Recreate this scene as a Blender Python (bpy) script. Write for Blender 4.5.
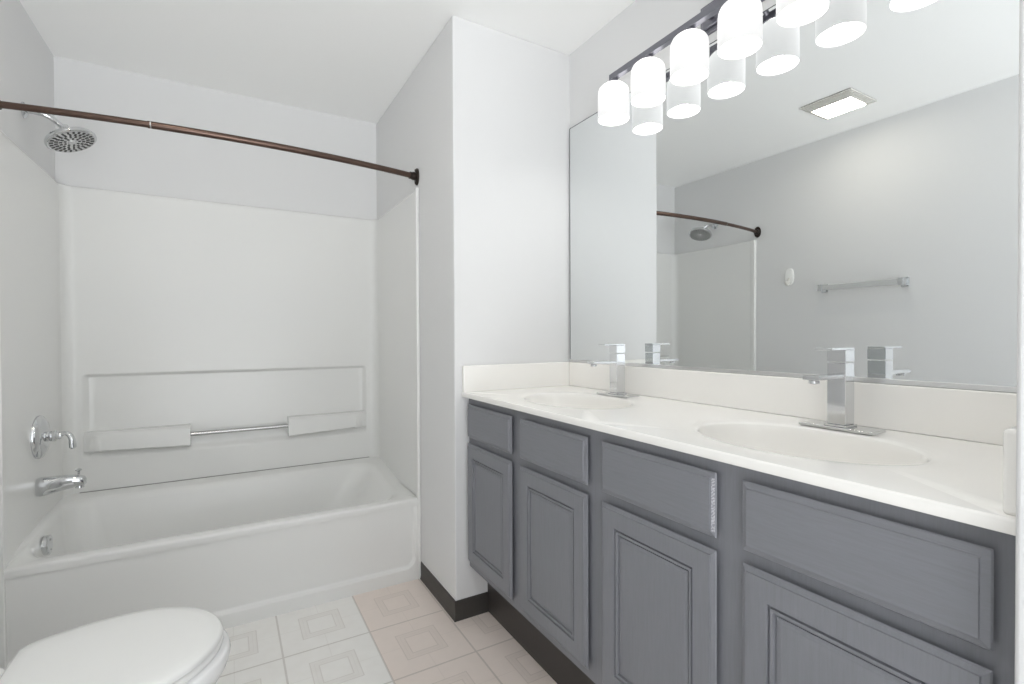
import bpy, bmesh, math, random
from mathutils import Vector, Matrix
S = bpy.context.scene
for o in list(bpy.data.objects):
    bpy.data.objects.remove(o)
COL = S.collection
PI = math.pi

# ------------------------------------------------------------------ camera
CAM = Vector((-0.7912, -1.8386, 1.1511))
yaw, pitch, roll = map(math.radians, (29.956, -0.6433, -0.2454))
fw = Vector((math.sin(yaw)*math.cos(pitch), math.cos(yaw)*math.cos(pitch), math.sin(pitch)))
rt = Vector((math.cos(yaw), -math.sin(yaw), 0))
up = rt.cross(fw)
rt, up = rt*math.cos(roll)+up*math.sin(roll), -rt*math.sin(roll)+up*math.cos(roll)
cd = bpy.data.cameras.new('camera')
cd.sensor_width = 36
cd.lens = 493.75/1024*36
cd.clip_start = 0.02
cam = bpy.data.objects.new('camera', cd)
COL.objects.link(cam)
cam.matrix_world = Matrix.Translation(CAM) @ Matrix((rt, up, -fw)).transposed().to_4x4()
S.camera = cam

# ------------------------------------------------------------------ world, daylight, exposure
S.view_settings.view_transform = 'Standard'
S.view_settings.look = 'None'
S.view_settings.gamma = 1
S.view_settings.use_curve_mapping = False
S.view_settings.exposure = 0.14
W = bpy.data.worlds.new('daylight')
S.world = W
W.use_nodes = True
wb = W.node_tree.nodes['Background']
wb.inputs[0].default_value = (0.94, 0.97, 1.0, 1)
# dim towards the zenith, added glow below the horizon lifts ceiling and upper walls
wn = W.node_tree
wtc = wn.nodes.new('ShaderNodeTexCoord'); wsx = wn.nodes.new('ShaderNodeSeparateXYZ')
wmr = wn.nodes.new('ShaderNodeMapRange'); wmr.interpolation_type = 'SMOOTHSTEP'
wn.links.new(wtc.outputs['Generated'], wsx.inputs[0])
wn.links.new(wsx.outputs[2], wmr.inputs['Value'])
SKY_LOW, SKY_HIGH = 8.0, 1.7
wmr.inputs['From Min'].default_value = -.38
wmr.inputs['From Max'].default_value = .06
wmr.inputs['To Min'].default_value = SKY_LOW
wmr.inputs['To Max'].default_value = SKY_HIGH
wn.links.new(wmr.outputs[0], wb.inputs[1])
S.cycles.max_bounces = 14
S.cycles.diffuse_bounces = 10
S.cycles.glossy_bounces = 8
S.cycles.sample_clamp_indirect = 6
DOOR = (-1.42, -0.12, 2.12)      # doorway behind the camera: x range and head height
YREAR = -3.0
pl = bpy.data.lights.new('doorway_daylight', 'AREA')   # sampling portal for the daylight that enters by the doorway
pl.shape = 'RECTANGLE'
pl.size = DOOR[1]-DOOR[0]
pl.size_y = DOOR[2]
pl.cycles.is_portal = True
po = bpy.data.objects.new('doorway_daylight', pl)
po.location = ((DOOR[0]+DOOR[1])/2, YREAR-0.08, DOOR[2]/2)
po.rotation_euler = (PI/2, 0, 0)
COL.objects.link(po)
BULB_W = .6
CAP_E = 2.5
VENT_E = 19.0

# ------------------------------------------------------------------ materials
def srgb(r, g, b):
    f = lambda c: (c/255/12.92) if c/255 <= .04045 else ((c/255+.055)/1.055)**2.4
    return (f(r), f(g), f(b), 1)

def newmat(name):
    m = bpy.data.materials.new(name)
    m.use_nodes = True
    nt = m.node_tree
    return m, nt, nt.nodes['Principled BSDF']

def mat(name, col, rough=.5, metal=0., spec=.5, bump=0., bscale=200., var=0., vscale=6., stretch=(1, 1, 1), coat=0.):
    m, nt, b = newmat(name)
    b.inputs['Base Color'].default_value = col
    b.inputs['Roughness'].default_value = rough
    b.inputs['Metallic'].default_value = metal
    b.inputs['Specular IOR Level'].default_value = spec
    b.inputs['Coat Weight'].default_value = coat
    tc = nt.nodes.new('ShaderNodeTexCoord')
    mp = nt.nodes.new('ShaderNodeMapping')
    mp.inputs['Scale'].default_value = stretch
    nt.links.new(tc.outputs['Object'], mp.inputs[0])
    if var:
        n = nt.nodes.new('ShaderNodeTexNoise')
        n.inputs['Scale'].default_value = vscale
        n.inputs['Detail'].default_value = 4
        nt.links.new(mp.outputs[0], n.inputs['Vector'])
        mx = nt.nodes.new('ShaderNodeMix'); mx.data_type = 'RGBA'
        mx.inputs[6].default_value = tuple(c*(1-var) for c in col[:3])+(1,)
        mx.inputs[7].default_value = tuple(min(1, c*(1+var)) for c in col[:3])+(1,)
        nt.links.new(n.outputs[0], mx.inputs[0])
        nt.links.new(mx.outputs[2], b.inputs['Base Color'])
    if bump:
        n = nt.nodes.new('ShaderNodeTexNoise')
        n.inputs['Scale'].default_value = bscale
        n.inputs['Detail'].default_value = 3
        nt.links.new(mp.outputs[0], n.inputs['Vector'])
        bp = nt.nodes.new('ShaderNodeBump')
        bp.inputs['Strength'].default_value = bump
        bp.inputs['Distance'].default_value = .002
        nt.links.new(n.outputs[0], bp.inputs['Height'])
        nt.links.new(bp.outputs[0], b.inputs['Normal'])
    return m

def emit(name, col, strength, base=(.85, .85, .85, 1)):
    m, nt, b = newmat(name)
    b.inputs['Base Color'].default_value = base
    b.inputs['Roughness'].default_value = .35
    b.inputs['Emission Color'].default_value = col
    b.inputs['Emission Strength'].default_value = strength
    return m

M = {}
M['wall'] = mat('wall_paint', srgb(223, 223, 223), .75, spec=.25, bump=.12, bscale=260)
M['ceiling'] = mat('ceiling_paint', srgb(246, 246, 245), .85, spec=.2, bump=.2, bscale=180)
M['acrylic'] = mat('white_acrylic', srgb(230, 230, 228), .22, spec=.45, var=.006, vscale=3)
M['china'] = mat('white_china', srgb(240, 240, 240), .1, spec=.5, var=.004)
M['seatplastic'] = mat('white_seat_plastic', srgb(238, 238, 236), .25, spec=.45, var=.004)
M['marble'] = mat('cultured_marble', srgb(244, 242, 238), .16, spec=.5, var=.012, vscale=5, stretch=(1, 3, 1))
M['chrome'] = mat('chrome', (.68, .69, .70, 1), .07, 1., var=.01)
M['brushed'] = mat('brushed_steel', (.50, .50, .49, 1), .2, 1., var=.03, vscale=40)
M['acrylbar'] = mat('satin_clear_bar', srgb(205, 206, 205), .18, .35, var=.02)
M['bronze'] = mat('oil_rubbed_bronze', srgb(98, 80, 72), .3, .85, var=.15, vscale=12)
M['darkbronze'] = mat('dark_bronze', srgb(62, 54, 50), .3, .8, var=.15, vscale=30)
M['gunmetal'] = mat('gunmetal', srgb(128, 128, 136), .3, .75, var=.08, vscale=30)
M['basevinyl'] = mat('dark_vinyl_base', srgb(62, 59, 56), .45, var=.12, vscale=14)
M['toekick'] = mat('toe_kick_vinyl', srgb(58, 54, 52), .4, var=.15, vscale=10)
M['rubber'] = mat('black_rubber', srgb(38, 38, 38), .5, var=.05)
M['nozzle'] = mat('dark_nozzles', srgb(52, 52, 52), .45, var=.05)
M['whiteplastic'] = mat('white_plastic', srgb(240, 240, 238), .35, var=.004)
M['grillplastic'] = mat('grille_plastic', srgb(222, 220, 214), .5, var=.01)
M['slot'] = mat('grille_slot_dark', srgb(120, 115, 110), .7, var=.05)
M['caulk'] = mat('caulk_line', srgb(150, 150, 147), .6, var=.05)
M['mirredge'] = mat('mirror_edge', srgb(92, 96, 98), .3, .5, var=.05)
M['jchannel'] = mat('satin_channel', (.74, .74, .74, 1), .28, .9, var=.03)
M['wood'] = mat('door_wood', srgb(120, 100, 84), .6, var=.1)
m, nt, b = newmat('frosted_glass_shade')   # brightest round the lamp holder at the closed top
b.inputs['Base Color'].default_value = (.42, .42, .42, 1)
b.inputs['Roughness'].default_value = .35
tc = nt.nodes.new('ShaderNodeTexCoord'); sx = nt.nodes.new('ShaderNodeSeparateXYZ')
nt.links.new(tc.outputs['Object'], sx.inputs[0])
mr = nt.nodes.new('ShaderNodeMapRange')
mr.inputs['From Min'].default_value = 1.965-2.20
mr.inputs['From Max'].default_value = 2.105-2.20
nt.links.new(sx.outputs[2], mr.inputs[0])
cr = nt.nodes.new('ShaderNodeFloatCurve')
cv = cr.mapping.curves[0]
for i, (x, y) in enumerate(((0, .52), (.35, .57), (.7, .68), (1, .84))):
    if i in (0,): cv.points[0].location = (x, y)
    elif i == 3: cv.points[-1].location = (x, y)
    else: cv.points.new(x, y)
cr.mapping.update()
nt.links.new(mr.outputs[0], cr.inputs['Value'])
b.inputs['Emission Color'].default_value = (1, .995, .99, 1)
nt.links.new(cr.outputs[0], b.inputs['Emission Strength'])
M['shade'] = m
M['crown'] = emit('hot_shade_crown', (1, .975, .945, 1), CAP_E)
M['bulb'] = emit('lamp_bulb', (1, .97, .92, 1), 6)
M['lens'] = emit('fan_light_lens', (1, .94, .82, 1), VENT_E)

m, nt, b = newmat('silvered_mirror')
b.inputs['Metallic'].default_value = 1
b.inputs['Roughness'].default_value = 0.0
b.inputs['Base Color'].default_value = (.83, .85, .85, 1)
M['mirror'] = m

def cabinet_paint(name, stretch):
    m, nt, b = newmat(name)
    tc = nt.nodes.new('ShaderNodeTexCoord')
    mp = nt.nodes.new('ShaderNodeMapping')
    mp.inputs['Scale'].default_value = stretch
    nt.links.new(tc.outputs['Object'], mp.inputs[0])
    n = nt.nodes.new('ShaderNodeTexNoise')
    n.inputs['Scale'].default_value = 26
    n.inputs['Detail'].default_value = 6
    n.inputs['Roughness'].default_value = .65
    n.inputs['Distortion'].default_value = .6
    nt.links.new(mp.outputs[0], n.inputs['Vector'])
    r = nt.nodes.new('ShaderNodeValToRGB')
    r.color_ramp.elements[0].position = .3
    r.color_ramp.elements[0].color = srgb(121, 122, 127)
    r.color_ramp.elements[1].position = .62
    r.color_ramp.elements[1].color = srgb(126, 127, 133)
    nt.links.new(n.outputs[0], r.inputs[0])
    nt.links.new(r.outputs[0], b.inputs['Base Color'])
    b.inputs['Roughness'].default_value = .42
    b.inputs['Specular IOR Level'].default_value = .45
    bp = nt.nodes.new('ShaderNodeBump')
    bp.inputs['Strength'].default_value = .12
    bp.inputs['Distance'].default_value = .001
    nt.links.new(n.outputs[0], bp.inputs['Height'])
    nt.links.new(bp.outputs[0], b.inputs['Normal'])
    return m
M['cab_v'] = cabinet_paint('painted_oak_upright', (9, 9, .55))
M['cab_h'] = cabinet_paint('painted_oak_lying', (9, .55, 9))

m, nt, b = newmat('worn_lacquer')
tc = nt.nodes.new('ShaderNodeTexCoord'); wv = nt.nodes.new('ShaderNodeTexWave'); rp = nt.nodes.new('ShaderNodeValToRGB')
mp = nt.nodes.new('ShaderNodeMapping'); mp.inputs['Rotation'].default_value = (math.radians(38), 0, 0)
wv.bands_direction = 'Z'; wv.inputs['Scale'].default_value = 62; wv.inputs['Distortion'].default_value = 7; wv.inputs['Detail Scale'].default_value = 4
nt.links.new(tc.outputs['Object'], mp.inputs[0]); nt.links.new(mp.outputs[0], wv.inputs['Vector']); nt.links.new(wv.outputs[0], rp.inputs[0])
rp.color_ramp.elements[0].position = .3; rp.color_ramp.elements[0].color = srgb(140, 140, 146)
rp.color_ramp.elements[1].position = .7; rp.color_ramp.elements[1].color = srgb(192, 192, 197)
nt.links.new(rp.outputs[0], b.inputs['Base Color'])
M['worn'] = m

def floor_mat():
    m, nt, b = newmat('vinyl_tile_floor')
    L = nt.links.new
    N = nt.nodes.new
    def mth(op, a, c=None, d=None):
        n = N('ShaderNodeMath'); n.operation = op
        for i, v in enumerate((a, c, d)):
            if v is None: continue
            if isinstance(v, (int, float)): n.inputs[i].default_value = v
            else: L(v, n.inputs[i])
        return n.outputs[0]
    tc = N('ShaderNodeTexCoord')
    sx = N('ShaderNodeSeparateXYZ'); L(tc.outputs['Object'], sx.inputs[0])
    PX, PY = .307, .3165
    u0 = mth('DIVIDE', mth('ADD', sx.outputs[0], .014+PX*20), PX)
    v0 = mth('DIVIDE', mth('ADD', sx.outputs[1], -.099+PY*20), PY)
    u = mth('SUBTRACT', mth('FRACT', u0), .5)
    v = mth('SUBTRACT', mth('FRACT', v0), .5)
    au, av = mth('ABSOLUTE', u), mth('ABSOLUTE', v)
    sq = mth('MAXIMUM', au, av)
    line = lambda x, c, w: mth('LESS_THAN', mth('ABSOLUTE', mth('SUBTRACT', x, c)), w)
    outer = line(sq, .25, .006)
    inner = line(sq, .158, .006)
    band = mth('MULTIPLY', mth('LESS_THAN', sq, .25), mth('GREATER_THAN', sq, .158))
    cross = mth('MULTIPLY', mth('GREATER_THAN', sq, .25), mth('LESS_THAN', mth('MINIMUM', au, av), .005))
    ring = line(sq, .205, .004)
    marks = mth('MAXIMUM', mth('MAXIMUM', outer, inner), mth('MAXIMUM', mth('MULTIPLY', cross, .45), mth('MULTIPLY', ring, .3)))
    grout = mth('GREATER_THAN', sq, .489)
    noise = N('ShaderNodeTexNoise'); noise.inputs['Scale'].default_value = 22; noise.inputs['Detail'].default_value = 5
    L(tc.outputs['Object'], noise.inputs['Vector'])
    def mix(f, a, c):
        n = N('ShaderNodeMix'); n.data_type = 'RGBA'
        if isinstance(f, (int, float)): n.inputs[0].default_value = f
        else: L(f, n.inputs[0])
        for k, x in ((6, a), (7, c)):
            if isinstance(x, tuple): n.inputs[k].default_value = x
            else: L(x, n.inputs[k])
        return n.outputs[2]
    # the tiles of the two strips beside the vanity are coloured pinker
    pink = mth('GREATER_THAN', sx.outputs[0], -.014-PX)
    base = mix(pink, srgb(243, 242, 239), srgb(236, 224, 216))
    base = mix(mth('MULTIPLY', noise.outputs[0], .22), base, srgb(196, 188, 178))
    base = mix(mth('MULTIPLY', band, .12), base, srgb(186, 176, 166))
    c = mix(mth('MULTIPLY', marks, .24), base, srgb(160, 148, 138))
    c = mix(mth('MULTIPLY', grout, .42), c, srgb(158, 149, 140))
    L(c, b.inputs['Base Color'])
    b.inputs['Roughness'].default_value = .4
    bp = N('ShaderNodeBump'); bp.inputs['Strength'].default_value = .25; bp.inputs['Distance'].default_value = .001
    L(mth('MULTIPLY', mth('MAXIMUM', marks, grout), -1), bp.inputs['Height'])
    L(bp.outputs[0], b.inputs['Normal'])
    return m
M['floor'] = floor_mat()

# ------------------------------------------------------------------ mesh helpers (world coordinates; obj() re-bases them on the parent)
def wloc(o):
    v = Vector((0, 0, 0))
    while o:
        v += o.location
        o = o.parent
    return v

def obj(name, bm, m, parent=None, smooth=False, loc=None, bevel=0, seg=2, angle=35):
    bmesh.ops.recalc_face_normals(bm, faces=bm.faces)
    base = wloc(parent)
    here = Vector(loc) if loc is not None else (base if parent else Vector((0, 0, 0)))
    bmesh.ops.translate(bm, verts=bm.verts, vec=-here)
    me = bpy.data.meshes.new(name)
    bm.to_mesh(me); bm.free()
    o = bpy.data.objects.new(name, me)
    me.materials.append(M[m] if isinstance(m, str) else m)
    COL.objects.link(o)
    o.location = here-base
    if parent: o.parent = parent
    if smooth:
        for p in me.polygons: p.use_smooth = True
        try: me.set_sharp_from_angle(angle=math.radians(angle))
        except Exception: pass
    if bevel:
        bv = o.modifiers.new('bevel', 'BEVEL')
        bv.width = bevel; bv.segments = seg; bv.limit_method = 'ANGLE'; bv.angle_limit = math.radians(30); bv.harden_normals = True
        for p in me.polygons: p.use_smooth = True
        try: me.set_sharp_from_angle(angle=math.radians(angle))
        except Exception: pass
    return o

def tag(o, label=None, cat=None, group=None, kind=None):
    if label: o['label'] = label
    if cat: o['category'] = cat
    if group: o['group'] = group
    if kind: o['kind'] = kind
    return o

def thing(name, label, cat, loc, group=None):
    o = bpy.data.objects.new(name, None)
    o.empty_display_size = .05
    COL.objects.link(o)
    o.location = loc
    return tag(o, label, cat, group)

def copy_tree(o, parent=None):
    c = o.copy(); COL.objects.link(c)
    if parent: c.parent = parent
    for ch in list(o.children): copy_tree(ch, c)
    return c

def box(x0, x1, y0, y1, z0, z1, bm=None):
    bm = bm or bmesh.new()
    vs = [bm.verts.new((x, y, z)) for x in (x0, x1) for y in (y0, y1) for z in (z0, z1)]
    for f in ((0, 1, 3, 2), (4, 6, 7, 5), (0, 4, 5, 1), (2, 3, 7, 6), (0, 2, 6, 4), (1, 5, 7, 3)):
        bm.faces.new([vs[i] for i in f])
    return bm

def loft(rings, closed=True, cap0=False, cap1=False, bm=None):
    bm = bm or bmesh.new()
    R = [[bm.verts.new(p) for p in r] for r in rings]
    n = len(R[0])
    for a, c in zip(R, R[1:]):
        for i in range(n if closed else n-1):
            j = (i+1) % n
            bm.faces.new((a[i], a[j], c[j], c[i]))
    if cap0: bm.faces.new(R[0])
    if cap1: bm.faces.new(R[-1])
    return bm

def frame_of(d):
    d = Vector(d).normalized()
    a = Vector((0, 0, 1)) if abs(d.z) < .9 else Vector((1, 0, 0))
    u = d.cross(a).normalized()
    return d, u, u.cross(d)

def lathe(profile, origin, axis, n=32, cap0=True, cap1=True, bm=None):
    d, u, v = frame_of(axis); o = Vector(origin)
    rings = [[o+d*h+(u*math.cos(2*PI*k/n)+v*math.sin(2*PI*k/n))*r for k in range(n)] for r, h in profile]
    return loft(rings, True, cap0, cap1, bm)

def tube(pts, radii, n=16, sx=1., sy=1., bm=None):
    pts = [Vector(p) for p in pts]
    if isinstance(radii, (int, float)): radii = [radii]*len(pts)
    rings = []
    pu = None
    for i, p in enumerate(pts):
        d = (pts[min(i+1, len(pts)-1)]-pts[max(i-1, 0)]).normalized()
        if pu is None: _, u, _ = frame_of(d)
        else: u = (pu-d*pu.dot(d)).normalized()
        pu = u; v = u.cross(d)
        rings.append([p+(u*math.cos(2*PI*k/n)*sx+v*math.sin(2*PI*k/n)*sy)*radii[i] for k in range(n)])
    return loft(rings, True, True, True, bm)

def smooth_path(ctrl, n=8):
    P = [Vector(c) for c in ctrl]; P = [2*P[0]-P[1]]+P+[2*P[-1]-P[-2]]
    out = []
    for i in range(1, len(P)-2):
        for k in range(n):
            t = k/n
            a, b_, c, d = P[i-1:i+3]
            out.append(.5*((2*b_)+(c-a)*t+(2*a-5*b_+4*c-d)*t*t+(3*b_-a-3*c+d)*t**3))
    out.append(P[-2]); return out

def ss(a, b_, x):
    t = max(0, min(1, (x-a)/(b_-a))); return t*t*(3-2*t)

def rrect(x0, x1, y0, y1, r, z, ns=10, nc=6):
    """rounded rectangle, counter-clockwise; z a number or f(x, y)"""
    cs = ((x1-r, y1-r, 0), (x0+r, y1-r, 90), (x0+r, y0+r, 180), (x1-r, y0+r, 270))
    pts = []
    for k, (cx, cy, a0) in enumerate(cs):
        arc = [(cx+r*math.cos(math.radians(a0+90*i/nc)), cy+r*math.sin(math.radians(a0+90*i/nc))) for i in range(nc+1)]
        nx, ny, na = cs[(k+1) % 4]
        nxt = (nx+r*math.cos(math.radians(na)), ny+r*math.sin(math.radians(na)))
        pts += arc
        pts += [(arc[-1][0]+(nxt[0]-arc[-1][0])*i/ns, arc[-1][1]+(nxt[1]-arc[-1][1])*i/ns) for i in range(1, ns)]
    return [Vector((x, y, z(x, y) if callable(z) else z)) for x, y in pts]

# ------------------------------------------------------------------ dimensions read off the photograph
XL, XM, YB, H = -1.467, .579, 1.169, 2.44
YN = -1.634                       # the right-hand wall beyond the vanity
ZC = .927
PXL, PXR, PYB = -1.442, -.012, 1.145   # faces of the tub surround

# ------------------------------------------------------------------ setting
def struct(name, bm, m, parent=None, bevel=0):
    o = obj(name, bm, m, parent, bevel=bevel)
    if not parent: o['kind'] = 'structure'
    return o
struct('floor', box(XL-.1, XM+.1, YREAR-.1, YB+.1, -.1, 0), 'floor')
struct('ceiling', box(XL-.1, XM+.1, YREAR-.1, YB+.1, H, H+.1), 'ceiling')
struct('wall_left', box(XL-.1, XL, YREAR, YB+.1, 0, H), 'wall')
struct('wall_back', box(XL, 0, YB, YB+.1, 0, H), 'wall')
struct('wall_partition', box(0, XM+.1, 0, YB+.1, 0, H), 'wall', bevel=.006)
struct('wall_right', box(XM, XM+.1, YN, 0, 0, H), 'wall')
struct('wall_near', box(0, XM+.1, YREAR, YN, 0, H), 'wall', bevel=.006)
wr = bmesh.new()
box(XL-.1, DOOR[0], YREAR-.1, YREAR, 0, H, wr)
box(DOOR[1], XM+.1, YREAR-.1, YREAR, 0, H, wr)
box(DOOR[0], DOOR[1], YREAR-.1, YREAR, DOOR[2], H, wr)
struct('wall_rear', wr, 'wall')

def base_profile(x):   # (offset from wall, height)
    return [(0, 0), (.008, 0), (.0075, .004), (.0055, .012), (.0045, .022), (.0045, .074), (.003, .081), (0, .081)]
def baseboard(name, path):
    """cove base swept along a floor path of (x, y, nx, ny)"""
    rings = [[Vector((x+nx*o_, y+ny*o_, z)) for o_, z in base_profile(0)] for x, y, nx, ny in path]
    struct(name, loft(rings, True, True, True), 'basevinyl')
baseboard('baseboard_partition', [(0, .418, -1, 0), (0, 0, -1, -1), (.1449, 0, 0, -1)])
baseboard('baseboard_left', [(XL, .41, 1, 0), (XL, YREAR, 1, 0)])
baseboard('baseboard_near', [(0, YN, -1, 0), (0, YREAR, -1, 0)])

# ------------------------------------------------------------------ bathtub
tub = thing('bathtub', 'white acrylic alcove bathtub with flat apron between the end walls', 'bathtub', ((PXL+PXR)/2, .78, 0))
x0, x1 = PXL-.002, PXR+.002
deck = lambda x, y: .386+.046*ss(.62, 1.12, y)+.030*ss(-1.34, -1.43, x)*ss(.42, .62, y)*ss(1.1, .7, y)
rr = lambda a, b_, c, d, r, z: rrect(a, b_, c, d, r, z, 14, 8)
yb = PYB+.002
dz = lambda d: (lambda x, y: deck(x, y)-d)
rings = [
    rr(x0, x1, .430, yb, .004, .352),
    rr(x0, x1, .4085, yb, .004, .3535),
    rr(x0, x1, .4065, yb, .004, dz(.012)),
    rr(x0, x1, .4075, yb, .004, dz(.006)),
    rr(x0, x1, .411, yb, .004, dz(.002)),
    rr(x0, x1, .417, yb, .004, deck),
    rr(x0+.024, x1-.055, .462, 1.055, .075, dz(.001)),
    rr(x0+.026, x1-.068, .474, 1.045, .085, dz(.0045)),
    rr(x0+.032, x1-.080, .483, 1.036, .095, dz(.013)),
    rr(x0+.036, x1-.092, .488, 1.030, .10, dz(.028)),
    rr(x0+.050, x1-.150, .500, 1.012, .11, .30),
    rr(x0+.068, x1-.225, .515, .994, .12, .20),
    rr(x0+.090, x1-.300, .535, .972, .13, .12),
    rr(x0+.120, x1-.350, .565, .940, .13, .085),
    rr(x0+.190, x1-.430, .620, .885, .12, .075),
]
basin = obj('basin', loft(rings, True, False, True), 'acrylic', tub, True, angle=60)
# apron: recessed front panel inside a moulded frame
def apron_face(x, z):
    d = 0.
    inx = (x1-.020)-x; inz = z-.060
    r = .045
    # distance inside a rounded-corner panel (rounded only at the bottom corners)
    if inx < r and inz < r:
        dd = r-math.hypot(max(0, r-inx), max(0, r-inz))
    else:
        dd = min(inx, inz)
    return .4095+(.005+.011*ss(.345, .06, z))*ss(-.004, .010, dd)
xs = sorted({x0+(x1-x0)*i/60 for i in range(61)} | {x0+.003*i for i in range(24)} | {x1-.003*i for i in range(24)})
zs = sorted({.003*i for i in range(41)} | {.12+.02*i for i in range(12)} | {.355})
ab = loft([[Vector((x, apron_face(x, z), z)) for x in xs] for z in zs], False)
obj('apron', ab, 'acrylic', tub, True, angle=60)
ox, oy, oz = -1.392, .676, .362
tilt = Vector((1, 0, .05)).normalized()
bm = lathe([(.037, -.012), (.037, .003), (.034, .006), (.024, .0075), (.004, .008)], (ox, oy, oz), tilt, 28)
ov = obj('overflow_plate', bm, 'chrome', tub, True)
for s in (-1, 1):
    obj('screw', lathe([(.004, 0), (.004, .002), (.002, .003)], Vector((ox, oy, oz+s*.019))+tilt*.007, tilt, 10), 'brushed', ov, True)
dr = obj('drain', lathe([(.036, .0), (.036, .004), (.028, .006), (.022, .003), (.002, .004)], (-1.20, .75, .074), (0, 0, 1), 24), 'chrome', tub, True)

# ------------------------------------------------------------------ tub surround
sur = thing('tub_surround', 'glossy white three-wall shower surround panels standing above the bathtub', 'shower surround', ((PXL+PXR)/2, PYB, .40))
RC = .045
path = []   # (x, y, nx, ny) seen from above; normals face the tub
for i in range(25): path.append((PXL, .432+(PYB-RC-.432)*i/24, 1, 0))
for i in range(1, 9):
    a = PI-PI/2*i/8
    path.append((PXL+RC+RC*math.cos(a), PYB-RC+RC*math.sin(a), -math.cos(a), -math.sin(a)))
RX0, RX1, RZ0, RZ1 = -1.378, -.077, .585, .980
bx = sorted({PXL+RC+(PXR-PXL-2*RC)*i/40 for i in range(1, 40)} | {RX0+.002*i for i in range(-4, 12)} | {RX1+.002*i for i in range(-11, 5)})
for x in bx: path.append((x, PYB, 0, -1))
path.append((PXR-RC, PYB, 0, -1))
for i in range(1, 9):
    a = PI/2-PI/2*i/8
    path.append((PXR-RC+RC*math.cos(a), PYB-RC+RC*math.sin(a), -math.cos(a), -math.sin(a)))
for i in range(1, 25): path.append((PXR, PYB-RC+(.432-PYB+RC)*i/24, -1, 0))
def recess(x, y, z):
    if y < PYB-.001: return 0
    return -.020*ss(RX0-.006, RX0+.024, x)*ss(RX1+.006, RX1-.024, x)*ss(RZ0-.006, RZ0+.03, z)*ss(RZ1+.004, RZ1-.014, z)
zz = sorted({.39+.03*i for i in range(49)} | {RZ0+.003*i for i in range(-3, 10)} | {RZ1+.002*i for i in range(-8, 4)} | {1.80, 1.842})
rings = []
for z in zz:
    rings.append([Vector((x+nx*recess(x, y, z), y+ny*recess(x, y, z), z)) for x, y, nx, ny in path])
# rounded top edge returning to the wall
for k, (o_, z) in enumerate(((-.002, 1.848), (-.006, 1.853), (-.012, 1.855), (-.028, 1.856))):
    rings.append([Vector((max(XL+.001, min(-.0005, x+nx*o_)), min(YB-.001, y+ny*o_), z)) for x, y, nx, ny in path])
obj('wall_panel', loft(rings, False), 'acrylic', sur, True, angle=60)
for (xa, xb) in ((XL+.001, PXL+.005), (PXR-.005, -.001)):
    obj('edge_trim', box(xa, xb, .404, .436, .0, 1.856), 'acrylic', sur, bevel=.0045, seg=3)
def shelf(xa, xb, inner):
    """soap ledge block: horizontal section lofted in z; the underside tapers towards the outer end"""
    rg = []
    prof = [(.604, .004), (.607, .022), (.613, .030), (.690, .030), (.704, .027), (.711, .020), (.713, .010), (.713, -.022)]
    for z, d in prof:
        r = []
        for t in [i/30 for i in range(31)]:
            x = xa+(xb-xa)*t
            e = (t if inner > 0 else 1-t)          # 0 at the outer end, 1 at the inner end
            zz_ = z+(.016*(1-e) if z < .65 else 0)
            dd = d*ss(0, .14, e) if d > 0 else d
            r.append(Vector((x, PYB-dd, zz_)))
        r = [Vector((xa, PYB+.023, r[0].z))]+r+[Vector((xb, PYB+.023, r[-1].z))]
        rg.append(r)
    return loft(rg, False, True, True)
obj('soap_shelf', shelf(-1.375, -.957, 1), 'acrylic', sur, True, bevel=.005, angle=50)
obj('soap_shelf', shelf(-.505, -.080, -1), 'acrylic', sur, True, bevel=.005, angle=50)
obj('grab_bar', tube([(-.965, PYB-.012, .664), (-.497, PYB-.012, .664)], .0105, 16), 'brushed', sur, True)
obj('caulk_seam', tube([(PXL+.05, PYB-.0015, .4335), (PXR-.05, PYB-.0015, .4335)], .0022, 8), 'caulk', sur, True)

# ------------------------------------------------------------------ shower fittings
YP = .775
sh = thing('overhead_shower', 'round chrome rain shower head on a bent arm from the left wall', 'shower head', (XL, .764, 2.034))
obj('flange', lathe([(.030, 0), (.030, .004), (.022, .010), (.012, .013)], (XL+.0005, .764, 2.034), (1, 0, 0), 28), 'chrome', sh, True)
HC = Vector((-1.334, .797, 1.957)); HN = Vector((.46, -.16, -1)).normalized()
arm = smooth_path([(XL+.005, .764, 2.034), (XL+.04, .768, 2.034), (XL+.075, .775, 2.026), HC-HN*.045], 8)
obj('arm', tube(arm, .0095, 16), 'chrome', sh, True)
obj('swivel_joint', lathe([(.010, -.062), (.016, -.058), (.017, -.044), (.012, -.040), (.017, -.034), (.021, -.026), (.018, -.016)], HC, HN, 24), 'chrome', sh, True)
hd = obj('head', lathe([(.016, -.026), (.034, -.020), (.070, -.012), (.083, -.006), (.0865, .001), (.0855, .007), (.081, .010), (.078, .009)], HC, HN, 48, cap1=False), 'chrome', sh, True)
fp = obj('spray_face', lathe([(.080, .007), (.078, .0095), (.03, .0105), (.014, .0105), (.012, .0145), (.003, .015)], HC, HN, 48), 'acrylbar', sh, True)
d, u, v = frame_of(HN)
bm = bmesh.new()
for ring_r, cnt, L_ in ((.068, 24, .012), (.053, 20, .012), (.038, 14, .010), (.024, 9, .008)):
    for k in range(cnt):
        a = 2*PI*(k+.5*(ring_r > .05))/cnt
        rd = u*math.cos(a)+v*math.sin(a)
        c = HC+HN*.0100+rd*ring_r
        tn = d.cross(rd)
        q = [c+rd*L_*.5*s1+tn*.0034*s2 for s1, s2 in ((-1, -1), (1, -1), (1, 1), (-1, 1))]
        loft([q, [x+HN*.0022 for x in q]], True, True, True, bm)
obj('nozzles', bm, 'nozzle', fp)

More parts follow.
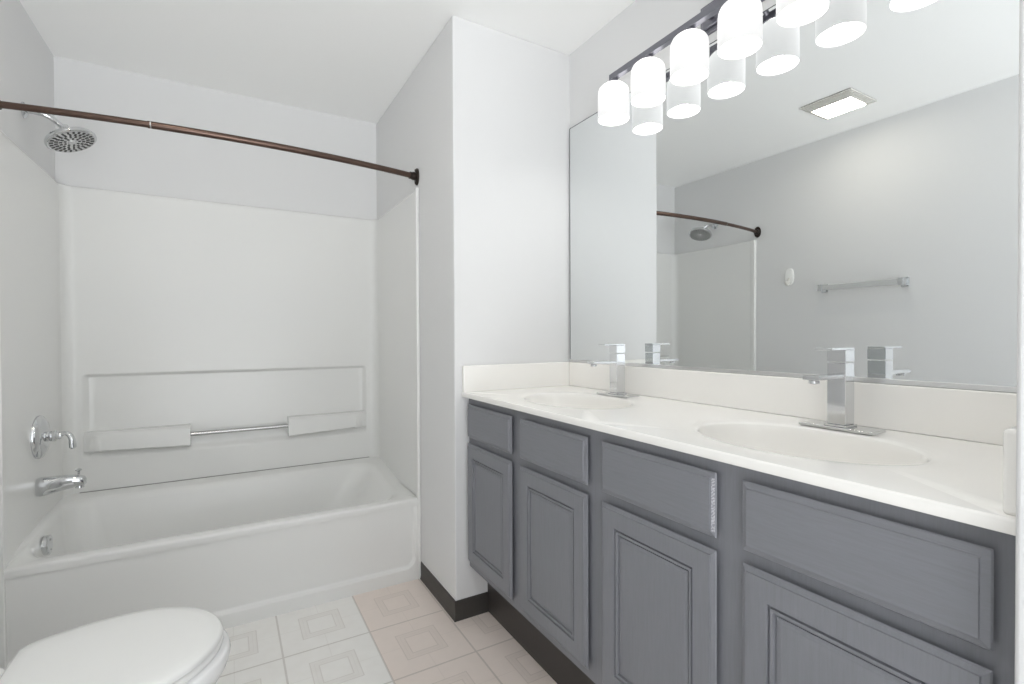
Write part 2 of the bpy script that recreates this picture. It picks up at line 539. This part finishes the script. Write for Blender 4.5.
va = thing('shower_valve', 'chrome round shower valve plate with curved lever above the tub spout', 'valve', (PXL, .800, .760))
VC = Vector((PXL, .776, .762))
obj('escutcheon', lathe([(.085, .0), (.085, .006), (.081, .013), (.064, .023), (.042, .029), (.030, .031)], VC, (1, 0, 0), 48), 'chrome', va, True)
obj('hub', lathe([(.026, .018), (.024, .030), (.019, .036), (.021, .042), (.022, .054), (.018, .058), (.015, .062), (.016, .066), (.014, .072), (.006, .076)], VC, (1, 0, 0), 28), 'chrome', va, True)
lv = smooth_path([VC+Vector((.060, 0, .004)), VC+Vector((.076, -.002, .008)), VC+Vector((.094, -.006, .003)), VC+Vector((.104, -.010, -.016)), VC+Vector((.108, -.012, -.055))], 7)
nl = len(lv)
obj('lever', tube(lv, [.0105+.0035*ss(.35, 1, i/(nl-1))-(.006 if i == nl-1 else 0) for i in range(nl)], 14, 1, .8), 'chrome', va, True)

sp = thing('tub_spout', 'chrome tub filler spout with diverter knob on the left wall', 'tub spout', (PXL, .759, .565))
SC = Vector((PXL, .764, .568))
rg = []
for t, hy, hz, zo in ((0, .029, .035, 0), (.01, .031, .037, 0), (.03, .030, .035, .001), (.07, .028, .030, .005), (.11, .025, .025, .008), (.130, .0215, .0215, .007), (.142, .018, .019, .005), (.147, .010, .012, .004)):
    c = SC+Vector((t, 0, zo))
    rg.append([c+Vector((0, hy*math.copysign(abs(math.cos(a))**.75, math.cos(a)), hz*math.copysign(abs(math.sin(a))**.75, math.sin(a)))) for a in [2*PI*k/28 for k in range(28)]])
spo = obj('spout', loft(rg, True, True, True), 'chrome', sp, True, angle=50)
obj('outlet', lathe([(.014, 0), (.015, .012), (.012, .013)], SC+Vector((.127, 0, -.008)), (0, 0, -1), 20), 'chrome', spo, True)
obj('diverter_knob', lathe([(.004, 0), (.004, .012), (.010, .016), (.011, .020), (.006, .023)], SC+Vector((.124, 0, .033)), (0, 0, 1), 18), 'chrome', sp, True)

# ------------------------------------------------------------------ curved curtain rod
rod = thing('curtain_rod', 'bronze curved shower curtain rod spanning the bathtub opening', 'curtain rod', ((XL)/2, .43, 1.915))
def rodp(x):
    t = (x-XL/2)/(XL/2*-1)
    y = .4123+.0161*t-.0789*(1-t*t)
    return Vector((x, y, 1.912))
xs_ = lambda a, b_, n: [rodp(a+(b_-a)*i/n) for i in range(n+1)]
obj('outer_tube', tube(xs_(XL+.03, -1.020, 14), .0113, 20), 'bronze', rod, True)
obj('inner_tube', tube(xs_(-1.030, -.028, 34), .0128, 20), 'bronze', rod, True)
obj('seam_ring', tube(xs_(-1.0225, -1.0185, 2), .0131, 20), 'brushed', rod, True)
for s, xw in ((1, XL), (-1, 0.)):
    ax = Vector((s, 0, 0)); c = rodp(xw)
    bm = bmesh.new()
    # oval wall plate with a raised pivot block
    rg = [[c+ax*h+Vector((0, .026*f*math.cos(a), .040*f*math.sin(a))) for a in [2*PI*k/32 for k in range(32)]]
          for f, h in ((1, .0005), (1, .006), (.92, .009), (.62, .012))]
    loft(rg, True, True, True, bm)
    fl = obj('flange', bm, 'darkbronze', rod, True)
    obj('pivot', lathe([(.017, .010), (.019, .016), (.019, .026), (.0165, .030), (.0165, .042), (.012, .044)], c, ax+Vector((0, -.2, 0)), 24), 'darkbronze', fl, True)
    for q in (-1, 1): obj('screw', lathe([(.006, .008), (.006, .012), (.003, .014)], c+Vector((0, 0, q*.030)), ax, 12), 'darkbronze', fl, True)

# ------------------------------------------------------------------ vanity cabinet
cab = thing('vanity_cabinet', 'grey painted double vanity cabinet with four doors and four drawers', 'vanity cabinet', (.3, YN/2, 0))
def basin_box(x0_, x1_, y0_, y1_, z0_, z1_, t):
    q = lambda i, z: [Vector((x0_+i, y0_+i, z)), Vector((x1_-i, y0_+i, z)), Vector((x1_-i, y1_-i, z)), Vector((x0_+i, y1_-i, z))]
    return loft([q(0, z0_), q(0, z1_), q(t, z1_), q(t, z0_+t)], True, True, True)
bm = basin_box(.062, XM-.002, YN+.002, -.002, .21, .9065, .018)   # open-topped carcass
obj('carcass', bm, 'cab_v', cab, bevel=.0015, seg=1)
obj('toe_kick', box(.145, .165, YN+.002, -.0005, .0, .211), 'toekick', cab)
def ring_panel(y0, y1, z0, z1, prof, mat_, name, parent, fill=True):
    """prof: (inset, x) rings from the back edge to the middle of the face"""
    rg = [[Vector((x, y0+i, z0+i)), Vector((x, y1-i, z0+i)), Vector((x, y1-i, z1-i)), Vector((x, y0+i, z1-i))] for i, x in prof]
    return obj(name, loft(rg, True, True, fill), mat_, parent)
F = .042
for ya, yb_ in ((-.376, -.021), (-.787, -.432), (-1.193, -.845), (-1.603, -1.250)):
    dfront = ring_panel(ya, yb_, .747, .878, [(.014, .0615), (.013, .0600), (.0015, F+.0100), (0, F+.008), (.002, F+.0055), (.009, F+.0035), (.0115, F+.0025), (.0125, F), (.014, F)], 'cab_h', 'drawer_front', cab)
    if abs(ya+1.193) < 1e-6:      # the lacquer has worn off the near end of this drawer front
        wq = lambda z: [Vector((F+.0050, ya+.0024, z)), Vector((F+.0030, ya+.0092, z)), Vector((F+.0042, ya+.0092, z)), Vector((F+.0062, ya+.0024, z))]
        wo = obj('worn_edge', loft([wq(.759), wq(.866)], True, True, True), 'worn', dfront)
        wo['label'] = 'pale worn chamfer'
    g = .054
    door = ring_panel(ya, yb_, .243, .722, [(.014, .0615), (.013, .0600), (.0015, F+.0100), (0, F+.008), (.002, F+.0055), (.007, F+.0035), (.010, F+.0025), (.011, F), (g-.001, F), (g+.0005, F+.0060),
        (g+.0030, F+.0060), (g+.0045, F+.0012), (g+.010, F+.0018), (g+.0115, F+.0075), (g+.0140, F+.0075), (g+.0145, F+.0075)], 'cab_v', 'door', cab, fill=True)
    ring_panel(ya, yb_, .243, .722, [(g+.0142, F+.0070), (g+.0146, F+.0052), (g+.019, F+.0042), (g+.024, F+.0034)], 'cab_v', 'panel', door)

# ------------------------------------------------------------------ countertop with two integral basins
top = thing('vanity_countertop', 'white cultured marble double-basin countertop on the grey vanity cabinet', 'countertop', (.3, YN/2, .907))
XF = .030
SINKS = ((.282, -.430, .162, .226), (.282, -1.218, .162, .226))
ytop0, ytop1 = YN+.001, -.001
def el_ring(s, f, z, n): 
    cx, cy, a, b_ = s
    return [Vector((cx+a*f*math.cos(2*PI*k/n), cy+b_*f*math.sin(2*PI*k/n), z)) for k in range(n)]
bm = bmesh.new()
NN = 96
ymid = (SINKS[0][1]+SINKS[1][1])/2
for s, (ya, yb_) in zip(SINKS, ((ymid, ytop1), (ytop0, ymid))):
    cx, cy, a, b_ = s
    xa, xb = XF+.004, XM-.0205
    outer = []
    # corner-aware projection of each angle on the cell rectangle
    for k in range(NN):
        t = 2*PI*k/NN
        dx, dy = a*math.cos(t), b_*math.sin(t)
        sc = min(((xb-cx)/dx if dx > 1e-9 else (xa-cx)/dx if dx < -1e-9 else 1e9), ((yb_-cy)/dy if dy > 1e-9 else (ya-cy)/dy if dy < -1e-9 else 1e9))
        outer.append(Vector((cx+dx*sc, cy+dy*sc, ZC)))
    for cxn, cyn in ((xa, ya), (xa, yb_), (xb, ya), (xb, yb_)):
        k = min(range(NN), key=lambda i: (outer[i].x-cxn)**2+(outer[i].y-cyn)**2)
        outer[k] = Vector((cxn, cyn, ZC))
    loft([outer, el_ring(s, 1.22, ZC, NN), el_ring(s, 1.16, ZC-.0005, NN), el_ring(s, 1.09, ZC-.0012, NN), el_ring(s, 1.03, ZC-.0024, NN), el_ring(s, 1.012, ZC-.0038, NN), el_ring(s, 1.0, ZC-.0065, NN)], True, bm=bm)
# front edge, rounded, and underside
prof = [(XF+.004, ZC), (XF+.0012, ZC-.0012), (XF, ZC-.004), (XF, ZC-.016), (XF+.0015, ZC-.0195), (XF+.004, ZC-.020), (XF+.06, ZC-.020)]
loft([[Vector((x, y, z)) for x, z in prof] for y in (ytop0, ymid, ytop1)], False, bm=bm)
bmesh.ops.remove_doubles(bm, verts=bm.verts, dist=.0003)
obj('worktop', bm, 'marble', top, True, angle=50)
for s in SINKS:
    prof = [(1.0, -.0065), (.990, -.0115), (.984, -.019), (.974, -.036), (.955, -.066), (.905, -.104), (.80, -.132), (.62, -.148), (.40, -.155), (.14, -.158)]
    bs = obj('basin', loft([el_ring(s, f, ZC+z, NN) for f, z in prof], True, False, True), 'marble', top, True, angle=60)
    obj('drain', lathe([(.022, 0), (.022, .003), (.017, .004), (.015, .001), (.002, .002)], (s[0], s[1], ZC-.158), (0, 0, 1), 24), 'chrome', bs, True)
ZS = 1.034
obj('backsplash', box(XM-.0205, XM-.0005, ytop0, ytop1, ZC-.0005, ZS), 'marble', top, bevel=.003, seg=3)
obj('side_splash', box(XF+.002, XM-.021, -.020, -.001, ZC-.0005, ZS), 'marble', top, bevel=.003, seg=3)
obj('side_splash', box(XF+.014, XM-.021, YN+.001, YN+.023, ZC-.0005, ZS), 'marble', top, bevel=.006, seg=4)

# ------------------------------------------------------------------ mirror
mir = thing('wall_mirror', 'large frameless wall mirror above the vanity backsplash', 'mirror', (XM, YN/2, 1.046))
# the pane leans a few millimetres off the wall at its far end
fx = lambda y: .5745+.005*-(y+.8)
ga, gb = YN+.004, -.0125
obj('glass', loft([[Vector((fx(ga), ga, z)), Vector((fx(gb), gb, z)), Vector((XM-.0005, gb, z)), Vector((XM-.0005, ga, z))] for z in (1.046, 2.095)], True, True, True), 'mirror', mir)
bm = bmesh.new()
bm.free()
obj('edge', box(fx(gb)-.0003, XM-.0005, -.0123, -.0093, 1.046, 2.0978), 'mirredge', mir)
obj('edge', loft([[Vector((fx(ga)-.0003, ga, z)), Vector((fx(gb)-.0003, gb, z)), Vector((XM-.0005, gb, z)), Vector((XM-.0005, ga, z))] for z in (2.0951, 2.0978)], True, True, True), 'mirredge', mir)
obj('bottom_channel', box(XM-.0120, XM-.0005, YN+.004, -.004, 1.0345, 1.0460), 'jchannel', mir, bevel=.001, seg=1)

# ------------------------------------------------------------------ faucets
fa = thing('basin_faucet', 'square chrome faucet behind the far basin, nearest the partition wall', 'faucet', (.480, -.426, ZC), 'square chrome basin faucets')
def at(x, y, z): return Vector((.480+x, -.426+y, ZC+z))
def lbox(xa, xb, ya, yb_, za, zb):
    a, b_ = at(xa, ya, za), at(xb, yb_, zb)
    return box(a.x, b_.x, a.y, b_.y, a.z, b_.z)
obj('deck_plate', lbox(-.032, .032, -.082, .082, .0003, .007), 'chrome', fa, bevel=.0012)
obj('base_collar', lbox(-.025, .025, -.025, .025, .007, .012), 'chrome', fa, bevel=.001)
obj('body', lbox(-.0205, .0205, -.0205, .0205, .012, .158), 'chrome', fa, bevel=.0015)
spt = obj('spout', lbox(-.128, -.020, -.0185, .0185, .122, .131), 'chrome', fa, bevel=.0012)
obj('aerator', lathe([(.010, 0), (.011, .002), (.011, .008), (.009, .009)], at(-.113, 0, .122), (0, 0, -1), 20), 'chrome', spt, True)
obj('handle_cap', lbox(-.021, .021, -.021, .021, .1605, .189), 'chrome', fa, bevel=.0015)
obj('lever', lbox(-.075, .0225, -.0200, .0200, .189, .1945), 'chrome', fa, bevel=.001)
fb = copy_tree(fa)
fb.location = (.480, -1.208, ZC)
fb['label'] = 'square chrome faucet behind the near basin, the larger one in view'

# ------------------------------------------------------------------ vanity light
li = thing('vanity_light', 'gunmetal bar vanity light with six white glass shades above the mirror', 'wall lamp', (XM, -.838, 2.20))
SX, SY0, SDY = .484, -.404, -.177
ZT, ZR = 2.102, 1.971
yc = SY0+SDY*2.5
bp = obj('backplate', box(XM-.012, XM-.0005, yc-.115, yc+.115, 2.128, 2.226), 'gunmetal', li, bevel=.003)
obj('plate_step', box(XM-.024, XM-.012, yc-.100, yc+.100, 2.142, 2.212), 'gunmetal', bp, bevel=.004)
for s in (-1, 1):
    obj('arm', tube([(XM-.02, yc+s*.06, 2.165), (SX+.02, yc+s*.06, 2.150), (SX, yc+s*.06, 2.136)], .008, 12), 'gunmetal', li, True)
obj('bar', box(SX-.011, SX+.011, SY0+SDY*5-.014, SY0+.014, 2.120, 2.142), 'gunmetal', li, bevel=.0015)
for k in range(6):
    y = SY0+SDY*k
    out = [(.048, ZT-.0095), (.0525, ZT-.0145), (.0565, ZT-.023), (.0583, ZT-.036), (.0588, ZT-.06), (.0588, ZR+.006), (.0584, ZR)]
    inn = [(.0572, ZR), (.0558, ZR+.006), (.0558, ZT-.06), (.0550, ZT-.036), (.0535, ZT-.025), (.048, ZT-.016), (.040, ZT-.011), (.028, ZT-.008), (.012, ZT-.007)]
    sd = obj('shade', lathe(out+inn, (SX, y, 0), (0, 0, 1), 40, cap0=False, cap1=True), 'shade', li, True, angle=70)
    obj('crown', lathe([(.018, ZT+.001), (.030, ZT), (.041, ZT-.0045), (.0479, ZT-.0095)], (SX, y, 0), (0, 0, 1), 40, cap0=False, cap1=False), 'crown', sd, True)
    obj('socket_cap', lathe([(.012, ZT+.020), (.017, ZT+.016), (.020, ZT+.004), (.019, ZT-.002)], (SX, y, 0), (0, 0, 1), 20), 'gunmetal', sd, True)
    obj('bulb', lathe([(.012, ZT-.010), (.014, ZT-.024), (.022, ZT-.040), (.027, ZT-.056), (.027, ZT-.068), (.019, ZT-.082), (.006, ZT-.088)], (SX, y, 0), (0, 0, 1), 20), 'bulb', sd, True)
    pt = bpy.data.lights.new('bulb_light', 'POINT')
    pt.energy = BULB_W; pt.color = (1, .985, .965); pt.shadow_soft_size = .016
    po = bpy.data.objects.new('bulb_light', pt); COL.objects.link(po)
    po.parent = li; po.location = Vector((SX, y, ZR+.022))-li.location

# ------------------------------------------------------------------ fan light in the ceiling (seen in the mirror)
fan = thing('exhaust_fan_light', 'square ceiling exhaust fan grille with a lit lens, seen in the mirror', 'ceiling fan light', (-1.015, -.35, H))
GO = (-1.160, -.884, -.500, -.236)      # outer edges of the grille: x0, x1, y0, y1
LI = (-1.130, -.972, -.458, -.258)      # edges of the lens
gr = obj('grille', box(GO[0]+.002, GO[1]-.002, GO[2]+.002, GO[3]-.002, H-.007, H-.0005), 'slot', fan)
for k in range(5):
    f0, f1 = k/5, (k+.52)/5
    a = [GO[i]+(LI[i]-GO[i])*f0 for i in range(4)]
    c = [GO[i]+(LI[i]-GO[i])*f1 for i in range(4)]
    q = lambda e, z: [Vector((e[0], e[2], z)), Vector((e[1], e[2], z)), Vector((e[1], e[3], z)), Vector((e[0], e[3], z))]
    z0 = H-.0095-.0014*k
    obj('louver', loft([q(a, H-.004), q(a, z0), q(c, z0-.001), q(c, H-.004), q(a, H-.004)]), 'grillplastic', gr)
obj('lens', box(LI[0], LI[1], LI[2], LI[3], H-.021, H-.006), 'lens', fan, bevel=.006, seg=3)

# ------------------------------------------------------------------ left wall accessories (seen in the mirror)
tb = thing('towel_bar', 'chrome flat towel bar with square posts on the left wall, seen in the mirror', 'towel bar', (XL, -.28, 1.46))
YA, YB2 = -.075, -.517
for y in (YA, YB2):
    ps = obj('post', box(XL+.006, XL+.066, y-.014, y+.014, 1.436, 1.478), 'chrome', tb, bevel=.002)
    obj('wall_plate', box(XL+.0005, XL+.007, y-.020, y+.020, 1.430, 1.484), 'chrome', ps, bevel=.0015)
obj('bar', box(XL+.047, XL+.060, YB2+.012, YA-.012, 1.440, 1.474), 'acrylbar', tb, bevel=.003)

hk = thing('adhesive_hook', 'small white plastic oval hook on the left wall, seen in the mirror', 'hook', (XL, .156, 1.553))
rg = [[Vector((XL+h, .156+.030*f*math.copysign(abs(math.cos(a))**.8, math.cos(a)), 1.558+.058*f*math.copysign(abs(math.sin(a))**.8, math.sin(a)))) for a in [2*PI*k/32 for k in range(32)]]
      for f, h in ((1, .0005), (1, .006), (.93, .011), (.7, .0135))]
obj('plate', loft(rg, True, True, True), 'whiteplastic', hk, True)
hp = smooth_path([(XL+.010, .156, 1.548), (XL+.018, .156, 1.525), (XL+.024, .156, 1.506), (XL+.034, .156, 1.498), (XL+.045, .156, 1.506), (XL+.050, .156, 1.523)], 6)
obj('prong', tube(hp, .007, 12, 1.4, .8), 'grillplastic', hk, True)

# ------------------------------------------------------------------ toilet
TY = -.406
to = thing('toilet', 'white close-coupled toilet with closed lid in front of the bathtub', 'toilet', (-1.05, TY, 0))
def lid_half(x):   # half width along the seat, x from hinge to tip
    tbl = [(-1.222, .128), (-1.214, .146), (-1.200, .158), (-1.165, .172), (-1.10, .190), (-1.05, .1955), (-1.0, .196), (-.95, .187), (-.90, .163), (-.87, .140), (-.845, .112), (-.825, .078), (-.812, .042), (-.8066, .0)]
    for (xa, ha), (xb, hb) in zip(tbl, tbl[1:]):
        if x <= xb: return ha+(hb-ha)*(x-xa)/(xb-xa)
    return 0
XT = [-1.222+.4154*(1-math.cos(PI*i/40))/2 for i in range(41)]
def outline(f, z, cx=-1.01, dx=0):
    up_ = [(x, lid_half(x)) for x in XT]
    # light smoothing
    hs = [h for _, h in up_]
    for _ in range(2):
        hs = [hs[0]]+[(hs[i-1]+2*hs[i]+hs[i+1])/4 for i in range(1, len(hs)-1)]+[hs[-1]]
    pts = [(x, h) for (x, _), h in zip(up_, hs)]
    full = pts+[(x, -h) for x, h in reversed(pts[:-1])]
    return [Vector((cx+(x-cx)*f+dx, TY+h*f, z)) for x, h in full]
obj('lid', loft([outline(.965, .411), outline(1.0, .413), outline(1.0, .419), outline(.99, .4245), outline(.96, .428), outline(.85, .4315), outline(.6, .4335), outline(.25, .434)], True, True, True), 'seatplastic', to, True, angle=50)
obj('seat', loft([outline(.93, .392), outline(.995, .394), outline(1.004, .399), outline(.998, .405), outline(.97, .4085)], True, True, True), 'seatplastic', to, True, angle=50)
def egg(x0_, x1_, hw, z, n=56, pw=2.0, back=.0):
    cx, a = (x0_+x1_)/2, (x1_-x0_)/2
    out = []
    for k in range(n):
        t = 2*PI*k/n
        c_, s_ = math.cos(t), math.sin(t)
        p_ = .92 if c_ > 0 else .7
        out.append(Vector((cx+a*math.copysign(abs(c_)**p_, c_), TY+hw*math.copysign(abs(s_)**.95, s_), z)))
    return out
rg = [egg(-1.245, -.945, .105, 0), egg(-1.245, -.945, .107, .02), egg(-1.24, -.955, .098, .05), egg(-1.24, -.955, .096, .13), egg(-1.245, -.915, .115, .20), egg(-1.25, -.862, .152, .26),
      egg(-1.255, -.818, .180, .315), egg(-1.258, -.797, .192, .35), egg(-1.258, -.791, .195, .372), egg(-1.258, -.794, .193, .384), egg(-1.252, -.80, .187, .390), egg(-1.15, -.9, .10, .391)]
obj('bowl', loft(rg, True, True, True), 'china', to, True, angle=60)
for s in (-1, 1): obj('hinge', lathe([(.013, 0), (.015, .004), (.015, .022), (.010, .028)], (-1.240, TY+s*.075, .389), (0, 0, 1), 18), 'seatplastic', to, True)
tk = obj('tank', loft([rrect(-1.462, -1.285, TY-.185, TY+.185, .03, .375), rrect(-1.462, -1.278, TY-.20, TY+.20, .03, .70)], True, True, True), 'china', to, True, angle=50)
obj('tank_deck', box(-1.455, -1.22, TY-.10, TY+.10, .30, .376), 'china', to, bevel=.02, seg=4)
obj('tank_lid', loft([rrect(-1.464, -1.272, TY-.206, TY+.206, .03, .7005), rrect(-1.464, -1.270, TY-.208, TY+.208, .03, .722), rrect(-1.460, -1.276, TY-.202, TY+.202, .03, .732)], True, True, True), 'china', to, True, angle=50)
obj('flush_lever', tube([(-1.279, TY+.15, .66), (-1.262, TY+.15, .66), (-1.258, TY+.13, .657), (-1.258, TY+.08, .652)], .006, 12), 'chrome', tk, True)
